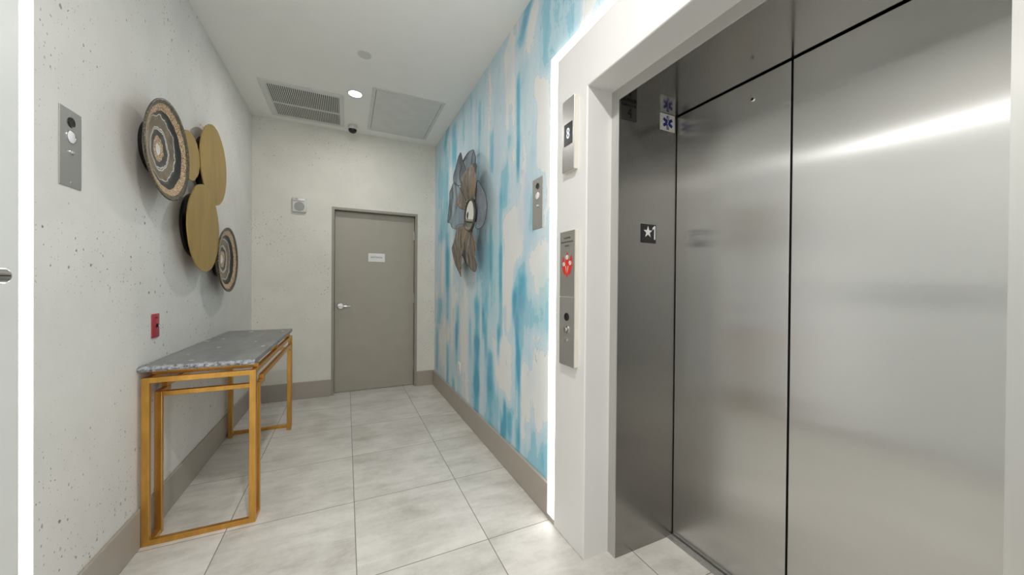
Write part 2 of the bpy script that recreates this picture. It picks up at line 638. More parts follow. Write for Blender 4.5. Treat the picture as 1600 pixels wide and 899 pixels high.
# mural wall: a fine grid that carries how much pigment lies where
STROKES = [(1.938, 2.986, 2.041, 2.867, 0.071, 0.6), (1.887, 2.896, 1.985, 2.764, 0.076, -0.5), (1.67, 2.823, 1.664, 2.488, 0.151, 0.1), (1.598, 2.771, 1.595, 2.567, 0.072, 0.05),
 (1.444, 2.659, 1.47, 2.609, 0.041, 0.2), (1.332, 2.549, 1.4, 2.474, 0.049, -0.4), (2.244, 2.885, 2.202, 2.394, 0.075, -0.45), (2.086, 2.562, 2.077, 2.078, 0.024, 0.6),
 (2.198, 2.44, 2.194, 2.251, 0.042, 0.4), (1.763, 2.399, 1.757, 2.013, 0.073, -0.45), (1.845, 2.326, 1.864, 2.068, 0.036, 0.2), (2.825, 2.758, 2.821, 2.584, 0.04, 0.35),
 (2.55, 2.402, 2.545, 2.188, 0.04, 0.55), (3.869, 2.982, 3.95, 2.862, 0.085, 0.7), (3.61, 2.879, 3.6, 2.523, 0.086, 0.5), (3.289, 2.987, 3.282, 2.676, 0.041, 0.3),
 (2.986, 2.933, 2.974, 2.42, 0.087, 0.15), (3.876, 2.722, 3.864, 2.292, 0.111, 0.25), (3.86, 2.149, 4.082, 1.836, 0.203, 0.4), (3.85, 1.779, 3.836, 1.296, 0.109, 0.35),
 (3.685, 2.488, 3.675, 2.111, 0.152, -0.35), (2.304, 2.05, 2.3, 1.868, 0.062, 0.5), (2.358, 1.89, 2.346, 1.286, 0.029, 0.35), (2.078, 2.137, 2.075, 1.986, 0.024, 0.5),
 (2.547, 1.674, 2.541, 1.386, 0.027, 0.5), (1.921, 1.821, 1.914, 1.44, 0.063, 0.22), (2.158, 1.695, 2.192, 1.32, 0.139, -0.45), (2.049, 1.367, 2.046, 1.16, 0.103, 0.36),
 (1.924, 1.283, 1.882, 0.833, 0.176, 0.34), (1.721, 1.227, 1.716, 0.939, 0.078, 0.34), (1.798, 1.413, 1.795, 1.252, 0.144, -0.45), (1.805, 0.934, 1.8, 0.691, 0.177, -0.45),
 (2.08, 0.999, 2.058, 0.814, 0.028, 0.7), (2.118, 1.157, 2.116, 1.097, 0.034, 0.6), (2.868, 1.081, 2.86, 0.769, 0.074, 0.5), (2.86, 0.763, 2.852, 0.414, 0.074, 0.65),
 (2.861, 0.423, 2.855, 0.183, 0.065, 0.6), (2.702, 1.007, 2.7, 0.913, 0.029, 0.65), (2.641, 0.909, 2.638, 0.756, 0.028, 0.4), (2.385, 0.901, 2.383, 0.798, 0.03, 0.75),
 (2.262, 1.074, 2.26, 0.98, 0.028, 0.5), (2.35, 1.48, 2.339, 0.935, 0.03, 0.4), (3.455, 1.023, 3.45, 0.804, 0.068, 0.45), (3.473, 0.814, 3.469, 0.678, 0.045, 0.8),
 (3.481, 0.689, 3.476, 0.502, 0.057, 0.45), (3.831, 1.593, 3.812, 0.909, 0.095, 0.5), (4.303, 0.656, 4.291, 0.281, 0.067, 0.6), (3.802, 0.551, 3.791, 0.16, 0.067, 0.45),
 (4.183, 1.054, 4.177, 0.84, 0.159, 0.45), (3.037, 0.927, 3.031, 0.669, 0.045, 0.4), (2.854, 1.535, 2.843, 1.082, 0.395, 0.22), (3.316, 1.572, 3.305, 1.106, 0.105, -0.3),
 (2.547, 0.691, 2.542, 0.494, 0.087, 0.4), (2.553, 0.69, 2.542, 0.185, 0.054, 0.35), (2.503, 0.504, 2.493, 0.066, 0.309, 0.15), (2.307, 0.806, 2.302, 0.555, 0.171, -0.35),
 (2.259, 0.386, 2.256, 0.243, 0.028, 0.75), (2.183, 0.353, 2.182, 0.284, 0.046, 0.6), (2.301, 0.235, 2.3, 0.194, 0.028, 0.8), (2.056, 0.739, 2.055, 0.668, 0.037, 0.6),
 (2.037, 0.685, 2.029, 0.295, 0.018, 0.35), (2.048, 0.296, 2.046, 0.197, 0.038, 0.45), (1.89, 0.816, 1.849, 0.327, 0.032, 0.12), (1.938, 0.648, 1.932, 0.333, 0.086, -0.35),
 (1.756, 0.695, 1.75, 0.403, 0.095, -0.3), (1.814, 0.371, 1.809, 0.097, 0.182, 0.3), (1.701, 0.451, 1.698, 0.287, 0.056, 0.45), (3.552, 0.235, 3.55, 0.169, 0.048, 0.6),
 (3.221, 1.049, 3.209, 0.565, 0.1, -0.3), (2.24, 1.33, 2.234, 1.018, 0.087, -0.3), (4.023, 0.854, 4.011, 0.413, 0.119, -0.3)]



def wash(y, z):
    w = 0.0
    for (y0, z0, y1, z1, hw, val) in STROKES:
        if z > z0 + 0.25 or z < z1 - 0.25:
            continue
        t = min(1, max(0, (z0 - z) / (z0 - z1)))
        yc = y0 + (y1 - y0) * t
        end = 1.0
        if z > z0: end = math.exp(-((z - z0) / 0.07) ** 2)
        if z < z1: end = math.exp(-((z1 - z) / 0.09) ** 2)
        d = abs(y - yc) / max(hw, 0.006)
        side = math.exp(-(d / 1.05) ** 3)
        w += val * end * side
    lo = max(0, min(1, (2.3 - z) / 1.2))
    return w + 0.10 * (1 - lo) - 0.035 * lo


def grid_patch(bm, y0, y1, z0, z1, step, x):
    ny, nz = max(1, round((y1 - y0) / step)), max(1, round((z1 - z0) / step))
    rows = [[bm.verts.new((x, y0 + (y1 - y0) * i / ny, z0 + (z1 - z0) * j / nz)) for i in range(ny + 1)]
            for j in range(nz + 1)]
    for j in range(nz):
        for i in range(ny):
            bm.faces.new((rows[j][i], rows[j + 1][i], rows[j + 1][i + 1], rows[j][i + 1]))


b = nb()
grid_patch(b, YE - 0.01, YB, 0, H, 0.011, XR)
grid_patch(b, -0.12, YE - 0.01, ZP, H, 0.02, XR)
grid_patch(b, YREAR, -0.12, 0, H, 0.06, XR)
o = struct('wall_right', b, 'mural', 'wall papered with a turquoise and white watercolour mural', 'wall', at=(XR, 1.5, 0))
att = o.data.attributes.new('wash', 'FLOAT', 'POINT')
att.data.foreach_set('value', [wash(v.co.y + 1.5, v.co.z) for v in o.data.vertices])
sol = o.modifiers.new('thickness', 'SOLIDIFY'); sol.thickness = 0.06; sol.offset = -1 if o.data.polygons[0].normal.x < 0 else 1

# baseboards
def baseboard(name, x0, x1, y0, y1, label):
    bm = nb(); box(bm, x0, x1, y0, y1, 0.0, 0.183, 0.003, 1)
    struct(name, bm, 'base', label, 'baseboard')
baseboard('baseboard_left', XL, XL + 0.013, YE + 0.002, YB, 'taupe baseboard along the stone wall under the console table')
baseboard('baseboard_right', XR - 0.019, XR, YE, YB, 'long taupe baseboard under the watercolour mural')
baseboard('baseboard_back', XL + 0.013, DX0 - 0.002, YB - 0.015, YB, 'taupe baseboard left of the electrical door')
baseboard('baseboard_back_right', DX1 + 0.002, XR - 0.019, YB - 0.015, YB, 'short taupe baseboard between door and mural')

# white portal around the lift, on the mural side
YC0, YC1 = 0.15, 1.312       # opening in the white panel
ZO = 2.167
XF = 1.128                   # steel frame face
def portal_panel(y0, y1, z1, o0, o1, oz, xa, xb):
    bm = nb()
    pts = [(y0, 0), (y0, z1), (y1, z1), (y1, 0), (o1, 0), (o1, oz), (o0, oz), (o0, 0)]
    prism(bm, pts, (xa, 0, 0), (0, 1, 0), (0, 0, 1), (1, 0, 0), xb - xa)
    es = [e for e in bm.edges if abs(e.verts[0].co.x - e.verts[1].co.x) < 1e-6 and abs(e.verts[0].co.x - xa) < 1e-6]
    bmesh.ops.bevel(bm, geom=es, offset=0.006, segments=3, affect='EDGES', profile=0.5)
    return bm
struct('trim_1', portal_panel(-0.055, 1.567, 2.420, YC0, YC1, ZO, XP, 1.20), 'portal',
       'white painted surround projecting around the steel lift doors', 'lift surround')
# its backing behind the light channel
b = nb()
box(b, XR + 0.002, XR + 0.05, -0.12, YE, ZP - 0.1, ZP + 0.02)
box(b, XR + 0.002, XR + 0.05, 1.50, YE - 0.002, 0, ZP)
box(b, XR + 0.002, XR + 0.05, -0.12, -0.04, 0, ZP)
struct('trim_2', b, 'white', 'white backing of the light channel around the lift surround', 'trim')
# small dark kicker at the foot of the light channel
b = nb(); box(b, XP + 0.004, XR, 1.569, YE - 0.001, 0, 0.028)
struct('trim_3', b, 'base', 'little taupe kick piece at the foot of the light strip', 'trim')


def led_loop(name, x0, x1, yi, yo, zi, zo, yb, label):
    """a lit channel: two uprights and a head"""
    r = thing(name, ((x0 + x1) / 2, yo, 0.03), label, 'light strip', kind='structure')
    bm = nb(); box(bm, x0, x1, yi, yo, 0.03, zo); obj('light_diffuser', bm, 'led', r)
    bm = nb(); box(bm, x0, x1, yb, yi, zi, zo); obj('light_diffuser', bm, 'led', r)
    bm = nb(); box(bm, x0, x1, yb, yb + 0.05, 0.03, zi); obj('light_diffuser', bm, 'led', r)
    return r
led_loop('trim_8', XP + 0.004, XR, 1.569, YE - 0.004, 2.422, ZP, -0.107,
         'glowing white light strip framing the lift surround beside the mural')

# left portal: white wall panel with a door, lit all round
XLP = XL
b = portal_panel(-0.055, 1.590, 2.420, 0.42, 1.50, 2.20, XLP, XLP - 0.08)
bmesh.ops.recalc_face_normals(b, faces=b.faces)
struct('wall_left_panel', b, 'white', 'white painted panel wall at the left edge, beside the light strip', 'wall')
led_loop('trim_9', XL - 0.02, XL - 0.004, 1.592, 1.638, 2.422, ZP, -0.107,
         'glowing white light strip at the near end of the stone wall')
b = nb(); box(b, XL - 0.09, XL - 0.022, -0.12, YE, 2.40, ZP - 0.0005)
box(b, XL - 0.09, XL - 0.022, 1.591, YE - 0.0005, 0, 2.40)
struct('trim_4', b, 'white', 'white backing of the left light channel', 'trim')
d2 = thing('door_2', (XL - 0.02, 0.96, 0), 'flush white door in the panel wall at the left edge', 'door', kind='structure')
b = nb(); box(b, XL - 0.05, XL - 0.006, 0.424, 1.496, 0.006, 2.196, 0.002, 1); obj('door_leaf', b, 'white', d2)
# push bar with its rounded end
pb = nb()
cyl(pb, (-0.838, 0.62, 1.272), (-0.838, 1.441, 1.272), 0.0235, seg=32, bev=0.010)
bar = obj('push_bar', pb, 'chrome', d2, smooth=True)
pb = nb(); box(pb, -0.8150, -0.8135, 0.64, 1.428, 1.2705, 1.2735)
obj('bar_slot', pb, 'black', bar)
for yy in (0.72, 1.40):
    pb = nb(); cyl(pb, (XL - 0.004, yy, 1.272), (-0.845, yy, 1.272), 0.013, seg=20); obj('bar_bracket', pb, 'chrome', bar, smooth=True)

# ---- lift: steel frame, soffit, leaves
YJ1, YJ0 = 1.262, 0.205      # steel reveals
ZS = 2.112
XD = 1.50
b = nb()
pts = [(YC0 - 0.0, 0), (YC0 - 0.0, ZO), (YC1, ZO), (YC1, 0), (YJ1, 0), (YJ1, ZS), (YJ0, ZS), (YJ0, 0)]
prism(b, pts, (XF, 0, 0), (0, 1, 0), (0, 0, 1), (1, 0, 0), 0.0018)
fr = thing('trim_5', (XF, 0.73, 0), 'brushed stainless steel frame lining the lift opening', 'lift frame', kind='structure')
obj('frame_face', b, 'steel_face', fr)
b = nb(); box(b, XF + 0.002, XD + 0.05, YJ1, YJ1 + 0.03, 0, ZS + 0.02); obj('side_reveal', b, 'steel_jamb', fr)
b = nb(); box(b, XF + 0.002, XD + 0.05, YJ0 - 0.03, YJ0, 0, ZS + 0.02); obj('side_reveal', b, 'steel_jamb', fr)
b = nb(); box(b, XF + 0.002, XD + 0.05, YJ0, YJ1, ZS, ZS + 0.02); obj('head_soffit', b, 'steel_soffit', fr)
b = nb()
prism(b, [(0, 0), (0.0035, 0), (0.0035, ZS), (0, ZS)], (XF - 0.0012, YJ1 - 0.0005, 0), (0, 1, 0), (0, 0, 1), (1, 0, 0), 0.0012)
box(b, XF - 0.0012, XF, YJ0, YJ1, ZS - 0.0005, ZS + 0.003)
obj('frame_edge', b, 'chrome', fr)

SEAM = 0.753
def leaf(name, y0, y1, x, label):
    t = thing(name, (x, (y0 + y1) / 2, 0.006), label, 'lift door', kind='structure')
    bm = nb(); box(bm, x, x + 0.035, y0, y1, 0.007, ZS - 0.006, 0.0015, 2)
    obj('door_panel', bm, 'steel_door', t)
    return t
l1 = leaf('door_3', SEAM + 0.0035, YJ1 - 0.004, XD, 'brushed steel lift door leaf with a small keyhole near its top')
l2 = leaf('door_4', YJ0 + 0.004, SEAM - 0.0035, XD, 'brushed steel lift door leaf at the right edge, without keyhole')
b = nb(); lathe(b, (-1, 0, 0), (XD, 0.893, 2.026), [(0.0, 0.0), (0.0095, 0.0), (0.0095, 0.002), (0.0055, 0.003), (0.0055, 0.0005), (0, 0.0005)], 28)
kh = obj('keyhole_ring', b, 'chrome', l1, smooth=True)
b = nb(); cyl(b, (XD - 0.0012, 0.893, 2.026), (XD, 0.893, 2.026), 0.0052, seg=20); obj('keyhole', b, 'gap', kh)
b = nb(); box(b, XD + 0.037, XD + 0.05, YJ0, YJ1, 0, ZS)
struct('trim_6', b, 'gap', 'black sheet painting the shade in the gap between the lift doors', 'gap shade')  # black sheet behind both leaves gives the seam its shade
b = nb()
box(b, XD - 0.040, XD + 0.03, YJ0, YJ1, 0.0, 0.0035)
for gx in (0.006, 0.026):
    box(b, XD - 0.040 + gx, XD - 0.034 + gx, YJ0, YJ1, 0.0035, 0.0055)
struct('trim_7', b, 'plate', 'grooved steel sill in front of the lift doors', 'lift sill')
# shaft wall behind everything
b = nb(); box(b, 1.20, 1.9, YREAR, -0.2, 0, H); box(b, 1.60, 1.9, -0.2, 1.4, 0, H); box(b, 1.2, 1.6, YC1 + 0.06, YB, 0, H)
struct('wall_shaft', b, 'white', 'plain wall core hidden behind the mural and the lift', 'wall')

# ---- signs on the steel reveal (facing the camera side)
UX, VZ, NY = (1, 0, 0), (0, 0, 1), (0, -1, 0)
def plate_on_reveal(name, x0, x1, z0, z1, mat, label, cat):
    t = thing(name, ((x0 + x1) / 2, YJ1, z0), label, cat)
    bm = nb(); box(bm, x0, x1, YJ1 - 0.0025, YJ1 - 0.0001, z0, z1); obj('plate', bm, mat, t)
    return t
t = plate_on_reveal('floor_marker', 1.268, 1.364, 1.467, 1.557, 'black',
                    'black square plate with a white star and numeral 1 on the steel reveal', 'sign')
star = []
for k in range(10):
    rr = 0.0285 if k % 2 == 0 else 0.0115
    a = PI / 2 + k * PI / 5
    star.append((rr * math.cos(a), rr * math.sin(a)))
b = nb(); prism(b, star, (1.3105, YJ1 - 0.0026, 1.519), UX, VZ, NY, 0.0012); obj('star', b, 'signwhite', t)
b = nb(); prism(b, [(0.002, -0.033), (0.002, 0.020), (-0.009, 0.013), (-0.009, 0.022), (0.003, 0.033), (0.009, 0.033), (0.009, -0.033)], (1.349, YJ1 - 0.0026, 1.518), UX, VZ, NY, 0.0012); obj('numeral', b, 'signwhite', t)

t = plate_on_reveal('medical_sign', 1.386, 1.484, 2.028, 2.110, 'signwhite',
                    'white square sign with a blue six-armed medical star, high on the steel reveal', 'sign')
b = nb()
for a in (0, PI / 3, -PI / 3):
    ca, sa = math.cos(a), math.sin(a)
    w_, l_ = 0.0075, 0.034
    q = [(-w_, -l_), (w_, -l_), (w_, l_), (-w_, l_)]
    prism(b, [(x * ca - y * sa, x * sa + y * ca) for x, y in q], (1.435, YJ1 - 0.0026 - 0.0001 * a, 2.068), UX, VZ, NY, 0.0009)
obj('blue_star', b, 'blue', t)
b = nb(); box(b, 1.434, 1.436, YJ1 - 0.0045, YJ1 - 0.0038, 2.036, 2.100)
for k in range(14):
    z_ = 2.046 + k * 0.0035
    x_ = 1.435 + 0.0034 * math.sin(k * 1.05)
    box(b, x_ - 0.0011, x_ + 0.0011, YJ1 - 0.0045, YJ1 - 0.0038, z_, z_ + 0.004)
obj('rod_and_serpent', b, 'signwhite', t)

t = plate_on_reveal('elevator_number_plate', 1.137, 1.232, 2.030, 2.110, 'plate_dim',
                    'dim steel plate reading ELEVATOR 4 at the top corner of the reveal', 'sign')
b = nb(); letters(b, 'ELEVATOR', 0.0185, (1.185, YJ1 - 0.003, 2.099), UX, VZ, NY, thick=0.0003); obj('lettering', b, 'inkblack', t)
b = nb(); letters(b, '4', 0.070, (1.189, YJ1 - 0.003, 2.062), UX, VZ, NY, squash=0.85); obj('numeral', b, 'inkblack', t)

# ---- electrical door
YL = YB + 0.072
d1 = thing('door_1', ((DX0 + DX1) / 2, YL, 0), 'taupe metal door with a small white sign and a chrome lever', 'door', kind='structure')
b = nb()
FW = 0.027
pts = [(DX0, 0), (DX0, DZ), (DX1, DZ), (DX1, 0), (DX1 - FW, 0), (DX1 - FW, DZ - FW), (DX0 + FW, DZ - FW), (DX0 + FW, 0)]
prism(b, pts, (0, YB - 0.003, 0), UX, VZ, (0, 1, 0), 0.15)
fo = obj('door_frame', b, 'doorframe', d1)
b = nb()
s_ = 0.012
pts = [(DX0 + FW, 0), (DX0 + FW, DZ - FW), (DX1 - FW, DZ - FW), (DX1 - FW, 0), (DX1 - FW - s_, 0), (DX1 - FW - s_, DZ - FW - s_), (DX0 + FW + s_, DZ - FW - s_), (DX0 + FW + s_, 0)]
prism(b, pts, (0, YL + 0.045, 0), UX, VZ, (0, 1, 0), 0.02)
obj('door_stop', b, 'doorframe', d1)
b = nb(); box(b, DX0 + FW + 0.003, DX1 - FW - 0.003, YL, YL + 0.044, 0.008, DZ - FW - 0.003, 0.001, 1)
obj('door_leaf', b, 'door', d1)
for z_ in (0.254, 1.084, 1.865):
    b = nb(); cyl(b, (DX1 - FW - 0.002, YL - 0.007, z_ - 0.057), (DX1 - FW - 0.002, YL - 0.007, z_ + 0.057), 0.0075, seg=16)
    box(b, DX1 - FW - 0.012, DX1 - FW + 0.006, YL - 0.006, YL - 0.001, z_ - 0.056, z_ + 0.056)
    obj('hinge', b, 'plate', d1, smooth=True)
b = nb(); box(b, DX0 + FW - 0.008, DX0 + FW + 0.0035, YL - 0.002, YL + 0.004, 0.945, 1.055); obj('strike_slot', b, 'gap', d1)
b = nb(); hx = -0.058
lathe(b, (0, -1, 0), (hx, YL, 1.003), [(0, 0), (0.036, 0), (0.036, 0.006), (0.031, 0.012), (0.014, 0.014), (0.013, 0.046), (0.018, 0.050), (0.018, 0.060), (0.0, 0.063)], 40)
hd = obj('door_handle', b, 'chrome', d1, smooth=True)
b = nb(); cyl(b, (hx, YL - 0.053, 1.003), (hx + 0.108, YL - 0.053, 1.001), 0.0105, 0.009, seg=24, bev=0.004); obj('lever', b, 'chrome', hd, smooth=True)

t = thing('electrical_sign', (0.325, YL, 1.524), 'small white sign reading ELECTRICAL on the taupe door', 'sign')
b = nb(); box(b, 0.236, 0.423, YL - 0.004, YL - 0.0005, 1.527, 1.628, 0.0012, 1); obj('plate', b, 'signwhite', t)
b = nb(); letters(b, 'ELECTRICAL', 0.024, (0.328, YL - 0.0046, 1.580), UX, VZ, NY); obj('lettering', b, 'ink', t)
b = nb()
for k in range(22):
    if k % 5 != 3:
        box(b, 0.272 + k * 0.0050, 0.2745 + k * 0.0050, YL - 0.0052, YL - 0.004, 1.551 + (k % 3) * 0.004, 1.5535 + (k % 3) * 0.004)
obj('braille_dots', b, 'cream', t)

# ---- fire speaker on the back wall
t = thing('alarm_speaker', (-0.462, YB, 2.035), 'small white alarm speaker and strobe on the stone end wall', 'alarm speaker')
b = nb(); box(b, -0.527, -0.397, YB - 0.030, YB - 0.0005, 2.032, 2.190, 0.006, 3); obj('housing', b, 'cream', t, smooth=True)
b = nb(); lathe(b, (0, -1, 0), (-0.462, YB - 0.029, 2.092), [(0, 0.0), (0.049, 0.0), (0.047, 0.004), (0.044, 0.002), (0.0, 0.003)], 40); obj('speaker_grille', b, 'grille', t, smooth=True)
b = nb(); box(b, -0.512, -0.412, YB - 0.041, YB - 0.029, 2.152, 2.178, 0.004, 2); st = obj('strobe_lens', b, 'lens', t, smooth=True)
b = nb(); letters(b, 'FIRE', 0.020, (-0.488, YB - 0.0415, 2.166), UX, VZ, NY, squash=0.8); obj('lettering', b, 'ink', st)

# ================================================================= CEILING THINGS
t = thing('air_vent', (-0.37, 3.95, H), 'large white slatted return-air vent in the ceiling', 'vent')
VX0, VX1, VY0, VY1 = -0.695, -0.030, 3.630, 4.345
def ring_frame(bm, x0, x1, y0, y1, wa, wb, wc, wd, z0, z1, bev):
    o_ = [(x0, y0), (x1, y0), (x1, y1), (x0, y1)]
    i_ = [(x0 + wa, y0 + wc), (x1 - wb, y0 + wc), (x1 - wb, y1 - wd), (x0 + wa, y1 - wd)]
    vo = [[bm.verts.new((x, y, z)) for x, y in o_] for z in (z0, z1)]
    vi = [[bm.verts.new((x, y, z)) for x, y in i_] for z in (z0, z1)]
    for i in range(4):
        j = (i + 1) % 4
        bm.faces.new((vo[0][i], vo[0][j], vi[0][j], vi[0][i]))
        bm.faces.new((vo[1][j], vo[1][i], vi[1][i], vi[1][j]))
        bm.faces.new((vo[0][j], vo[0][i], vo[1][i], vo[1][j]))
        bm.faces.new((vi[0][i], vi[0][j], vi[1][j], vi[1][i]))
    bmesh.ops.recalc_face_normals(bm, faces=bm.faces)
    es = [e for e in bm.edges if abs(e.verts[0].co.z - z0) < 1e-6 and abs(e.verts[1].co.z - z0) < 1e-6 and len({round(v.co.x, 5) for v in e.verts} | {round(v.co.y, 5) for v in e.verts}) == 3]
    bmesh.ops.bevel(bm, geom=es, offset=bev, segments=2, affect='EDGES', profile=0.5)
    return bm
b = ring_frame(nb(), VX0, VX1, VY0, VY1, 0.05, 0.04, 0.05, 0.04, H - 0.010, H - 0.0005, 0.003)
obj('frame', b, 'ventwhite', t)
b = nb(); box(b, VX0 + 0.04, VX1 - 0.03, VY0 + 0.04, VY1 - 0.03, H - 0.0012, H - 0.0004); obj('backing', b, 'ventdark', t)  # dark sheet paints the shade seen between the louvres
b = nb(); nsl = 36
for k in range(nsl):
    x = VX0 + 0.056 + (VX1 - VX0 - 0.105) * k / (nsl - 1)
    box(b, x - 0.0038, x + 0.0038, VY0 + 0.05, VY1 - 0.04, H - 0.008, H - 0.0015)
obj('louvres', b, 'ventwhite', t)
b = nb(); ym = VY0 + 0.39
box(b, VX0 + 0.05, VX1 - 0.04, ym, ym + 0.02, H - 0.0095, H - 0.0015); obj('cross_bar', b, 'ventwhite', t)

t = thing('access_panel', (0.53, 3.75, H), 'square white access hatch set in the ceiling right of the lamp', 'access panel')
AX0, AX1, AY0, AY1 = 0.205, 0.855, 3.350, 4.290
b = ring_frame(nb(), AX0, AX1, AY0, AY1, 0.03, 0.03, 0.03, 0.03, H - 0.006, H - 0.0005, 0.002)
obj('frame', b, 'ventwhite', t)
b = nb(); box(b, AX0 + 0.0335, AX1 - 0.0335, AY0 + 0.0335, AY1 - 0.0335, H - 0.005, H - 0.001); obj('hatch', b, 'ventwhite', t)
b = nb(); box(b, AX0 + 0.02, AX1 - 0.02, AY0 + 0.02, AY1 - 0.02, H - 0.0009, H - 0.0004); obj('shadow_gap', b, 'ventdark', t)  # dark sheet paints the shade in the joint around the hatch


def downlight(x, y, watts, label):
    t = thing('ceiling_downlight', (x, y, H), label, 'ceiling lamp')
    bm = nb(); lathe(bm, (0, 0, -1), (x, y, H), [(0.054, 0.0005), (0.072, 0.0005), (0.070, 0.005), (0.058, 0.006), (0.054, 0.003)], 48)
    obj('trim_ring', bm, 'white', t, smooth=True)
    bm = nb(); cyl(bm, (x, y, H - 0.0035), (x, y, H - 0.001), 0.0565, seg=48); obj('lens', bm, 'lamp', t)
    la = bpy.data.lights.new('lamp', 'AREA'); la.shape = 'DISK'; la.size = 0.11; la.energy = watts
    la.color = (1.0, 0.98, 0.955)
    lo = bpy.data.objects.new('lamp', la); COL.objects.link(lo); lo.parent = t; lo.location = (0, 0, -0.012)
    return t
downlight(0.065, 3.545, DOWNLIGHT_W, 'lit round recessed downlight between the vent and the hatch')
downlight(0.065, 0.45, LOBBY_FILL_W, 'added fill downlight near the lift doors, out of view')  # unseen lamp, added to brighten the near lobby
downlight(0.065, -1.6, LOBBY_FILL_W, 'added fill downlight at the open end behind, out of view')  # second added lamp, soft fill from behind the camera

b = nb(); lathe(b, (0, 0, -1), (0.118, 2.915, H), [(0, 0.0005), (0.050, 0.0005), (0.049, 0.004), (0.040, 0.006), (0, 0.0065)], 40)
tag(obj('sprinkler_cover', b, 'cream', smooth=True), 'round white concealed-sprinkler cap on the ceiling', 'sprinkler cap')

t = thing('security_camera', (0.055, 4.29, H), 'small white dome security camera with black lens on the ceiling', 'camera')
cx, cy = 0.055, 4.27
b = nb(); lathe(b, (0, 0, -1), (cx, cy, H), [(0, 0), (0.046, 0), (0.048, 0.01), (0.046, 0.040), (0.042, 0.046), (0.0, 0.046)], 40); obj('base', b, 'cream', t, smooth=True)
b = nb(); lathe(b, (0, 0, -1), (cx, cy, H - 0.044), [(0.043, 0.0), (0.042, 0.012), (0.036, 0.024), (0.022, 0.035), (0, 0.040)], 40); obj('dome', b, 'black', t, smooth=True)

# ================================================================= THINGS ON THE LEFT WALL
UY, NX = (0, 1, 0), (1, 0, 0)
def call_plate(xw, s, y0, y1, z0, z1, yc, label, group=None, yscale=1):
    """flush hall-call plate; s = +1 faces +X, -1 faces -X"""
    t = thing('call_button_plate', (xw, (y0 + y1) / 2, z0), label, 'call button plate')
    bm = nb(); box(bm, xw + s * 0.0002, xw + s * 0.0035, y0, y1, z0, z1, 0.0008, 1); obj('plate', bm, 'plate', t)
    n = (s, 0, 0)
    f = xw + s * 0.0035
    L = z1 - z0
    zb, zw, zk = z0 + L * 0.837, z0 + L * 0.652, z0 + L * 0.452
    bm = nb(); lathe(bm, n, (f, yc, zb), [(0, 0.0005), (0.018, 0.0005), (0.0175, 0.0025), (0.014, 0.0015), (0, 0.001)], 36); obj('speaker', bm, 'black', t, smooth=True)
    bm = nb(); lathe(bm, n, (f, yc, zw), [(0.0245, 0.0), (0.0243, 0.0018), (0.0215, 0.0022), (0.0205, 0.001)], 40); r_ = obj('button_ring', bm, 'chrome', t, smooth=True)
    bm = nb(); lathe(bm, n, (f, yc, zw), [(0, 0.0024), (0.018, 0.0022), (0.0208, 0.001), (0.0208, 0)], 40); obj('button', bm, 'lens', r_, smooth=True)
    bm = nb(); lathe(bm, n, (f, yc, zk), [(0, 0.007), (0.005, 0.007), (0.006, 0.004), (0.0095, 0.0035), (0.0095, 0)], 28); obj('key_switch', bm, 'chrome', t, smooth=True)
    for z_ in (z0 + 0.016, z1 - 0.016):
        bm = nb(); lathe(bm, n, (f, yc, z_), [(0, 0.0012), (0.0035, 0.001), (0.004, 0)], 16); obj('screw', bm, 'chrome', t, smooth=True)
    return t
call_plate(XL, 1, 1.744, 1.855, 1.593, 1.865, 1.800, 'steel call plate with white button on the stone wall, left of the wall art')
call_plate(XR, -1, 1.748, 1.868, 1.590, 1.886, 1.806, 'steel call plate with white button on the blue mural')

t = thing('red_wall_plate', (XL, 2.415, 0.975), 'small red plate with a key switch on the stone wall above the table', 'wall plate')
b = nb(); box(b, XL + 0.0003, XL + 0.006, 2.378, 2.452, 0.975, 1.097, 0.0025, 2); obj('plate', b, 'red', t, smooth=True)
b = nb(); lathe(b, NX, (XL + 0.006, 2.424, 1.036), [(0.011, 0), (0.011, 0.002), (0.006, 0.002), (0.006, 0.008), (0, 0.008)], 28); obj('key_switch', b, 'black', t, smooth=True)
b = nb(); box(b, XL + 0.012, XL + 0.0155, 2.421, 2.430, 1.030, 1.044, 0.001, 1); obj('key_slot', b, 'chrome', t)
b = nb(); letters(b, 'ON', 0.014, (XL + 0.0066, 2.415, 1.076), UY, VZ, NX); b2 = obj('lettering', b, 'reddark', t)

# ---- wall sculpture of discs
ws = thing('wall_sculpture', (XL, 2.83, 1.19), 'wall sculpture of overlapping gold and agate-ringed discs above the console table', 'wall art')
def agate(x, y, z, r, depth):
    """a shallow bowl, rim towards the room"""
    bm = nb()
    NR = 26
    prof = []
    for k in range(NR + 1):
        f = k / NR
        prof.append((r * f, -depth * (1 - f ** 1.7)))
    prof += [(r * 0.995, -0.006), (r * 0.95, -0.014), (r * 0.6, -depth * 0.85 - 0.010), (0, -depth - 0.012)]
    lathe(bm, NX, (x, y, z), prof, 96)
    o = obj('agate_disc', bm, 'agate', ws, smooth='all')
    org = ORIGIN[ws.name]
    c = Vector((x, y, z)) - org
    ra, va = [], []
    for v in o.data.vertices:
        dy, dz = v.co.y - c.y, v.co.z - c.z
        q = math.hypot(dy, dz) / r
        a = math.atan2(dz, dy)
        ra.append(q)
        va.append(q * (1 + 0.14 * math.cos(a) - 0.03 * math.sin(a)))
    for nm, dat in (('rad', ra), ('vrad', va)):
        at_ = o.data.attributes.new(nm, 'FLOAT', 'POINT')
        at_.data.foreach_set('value', dat)
    return o
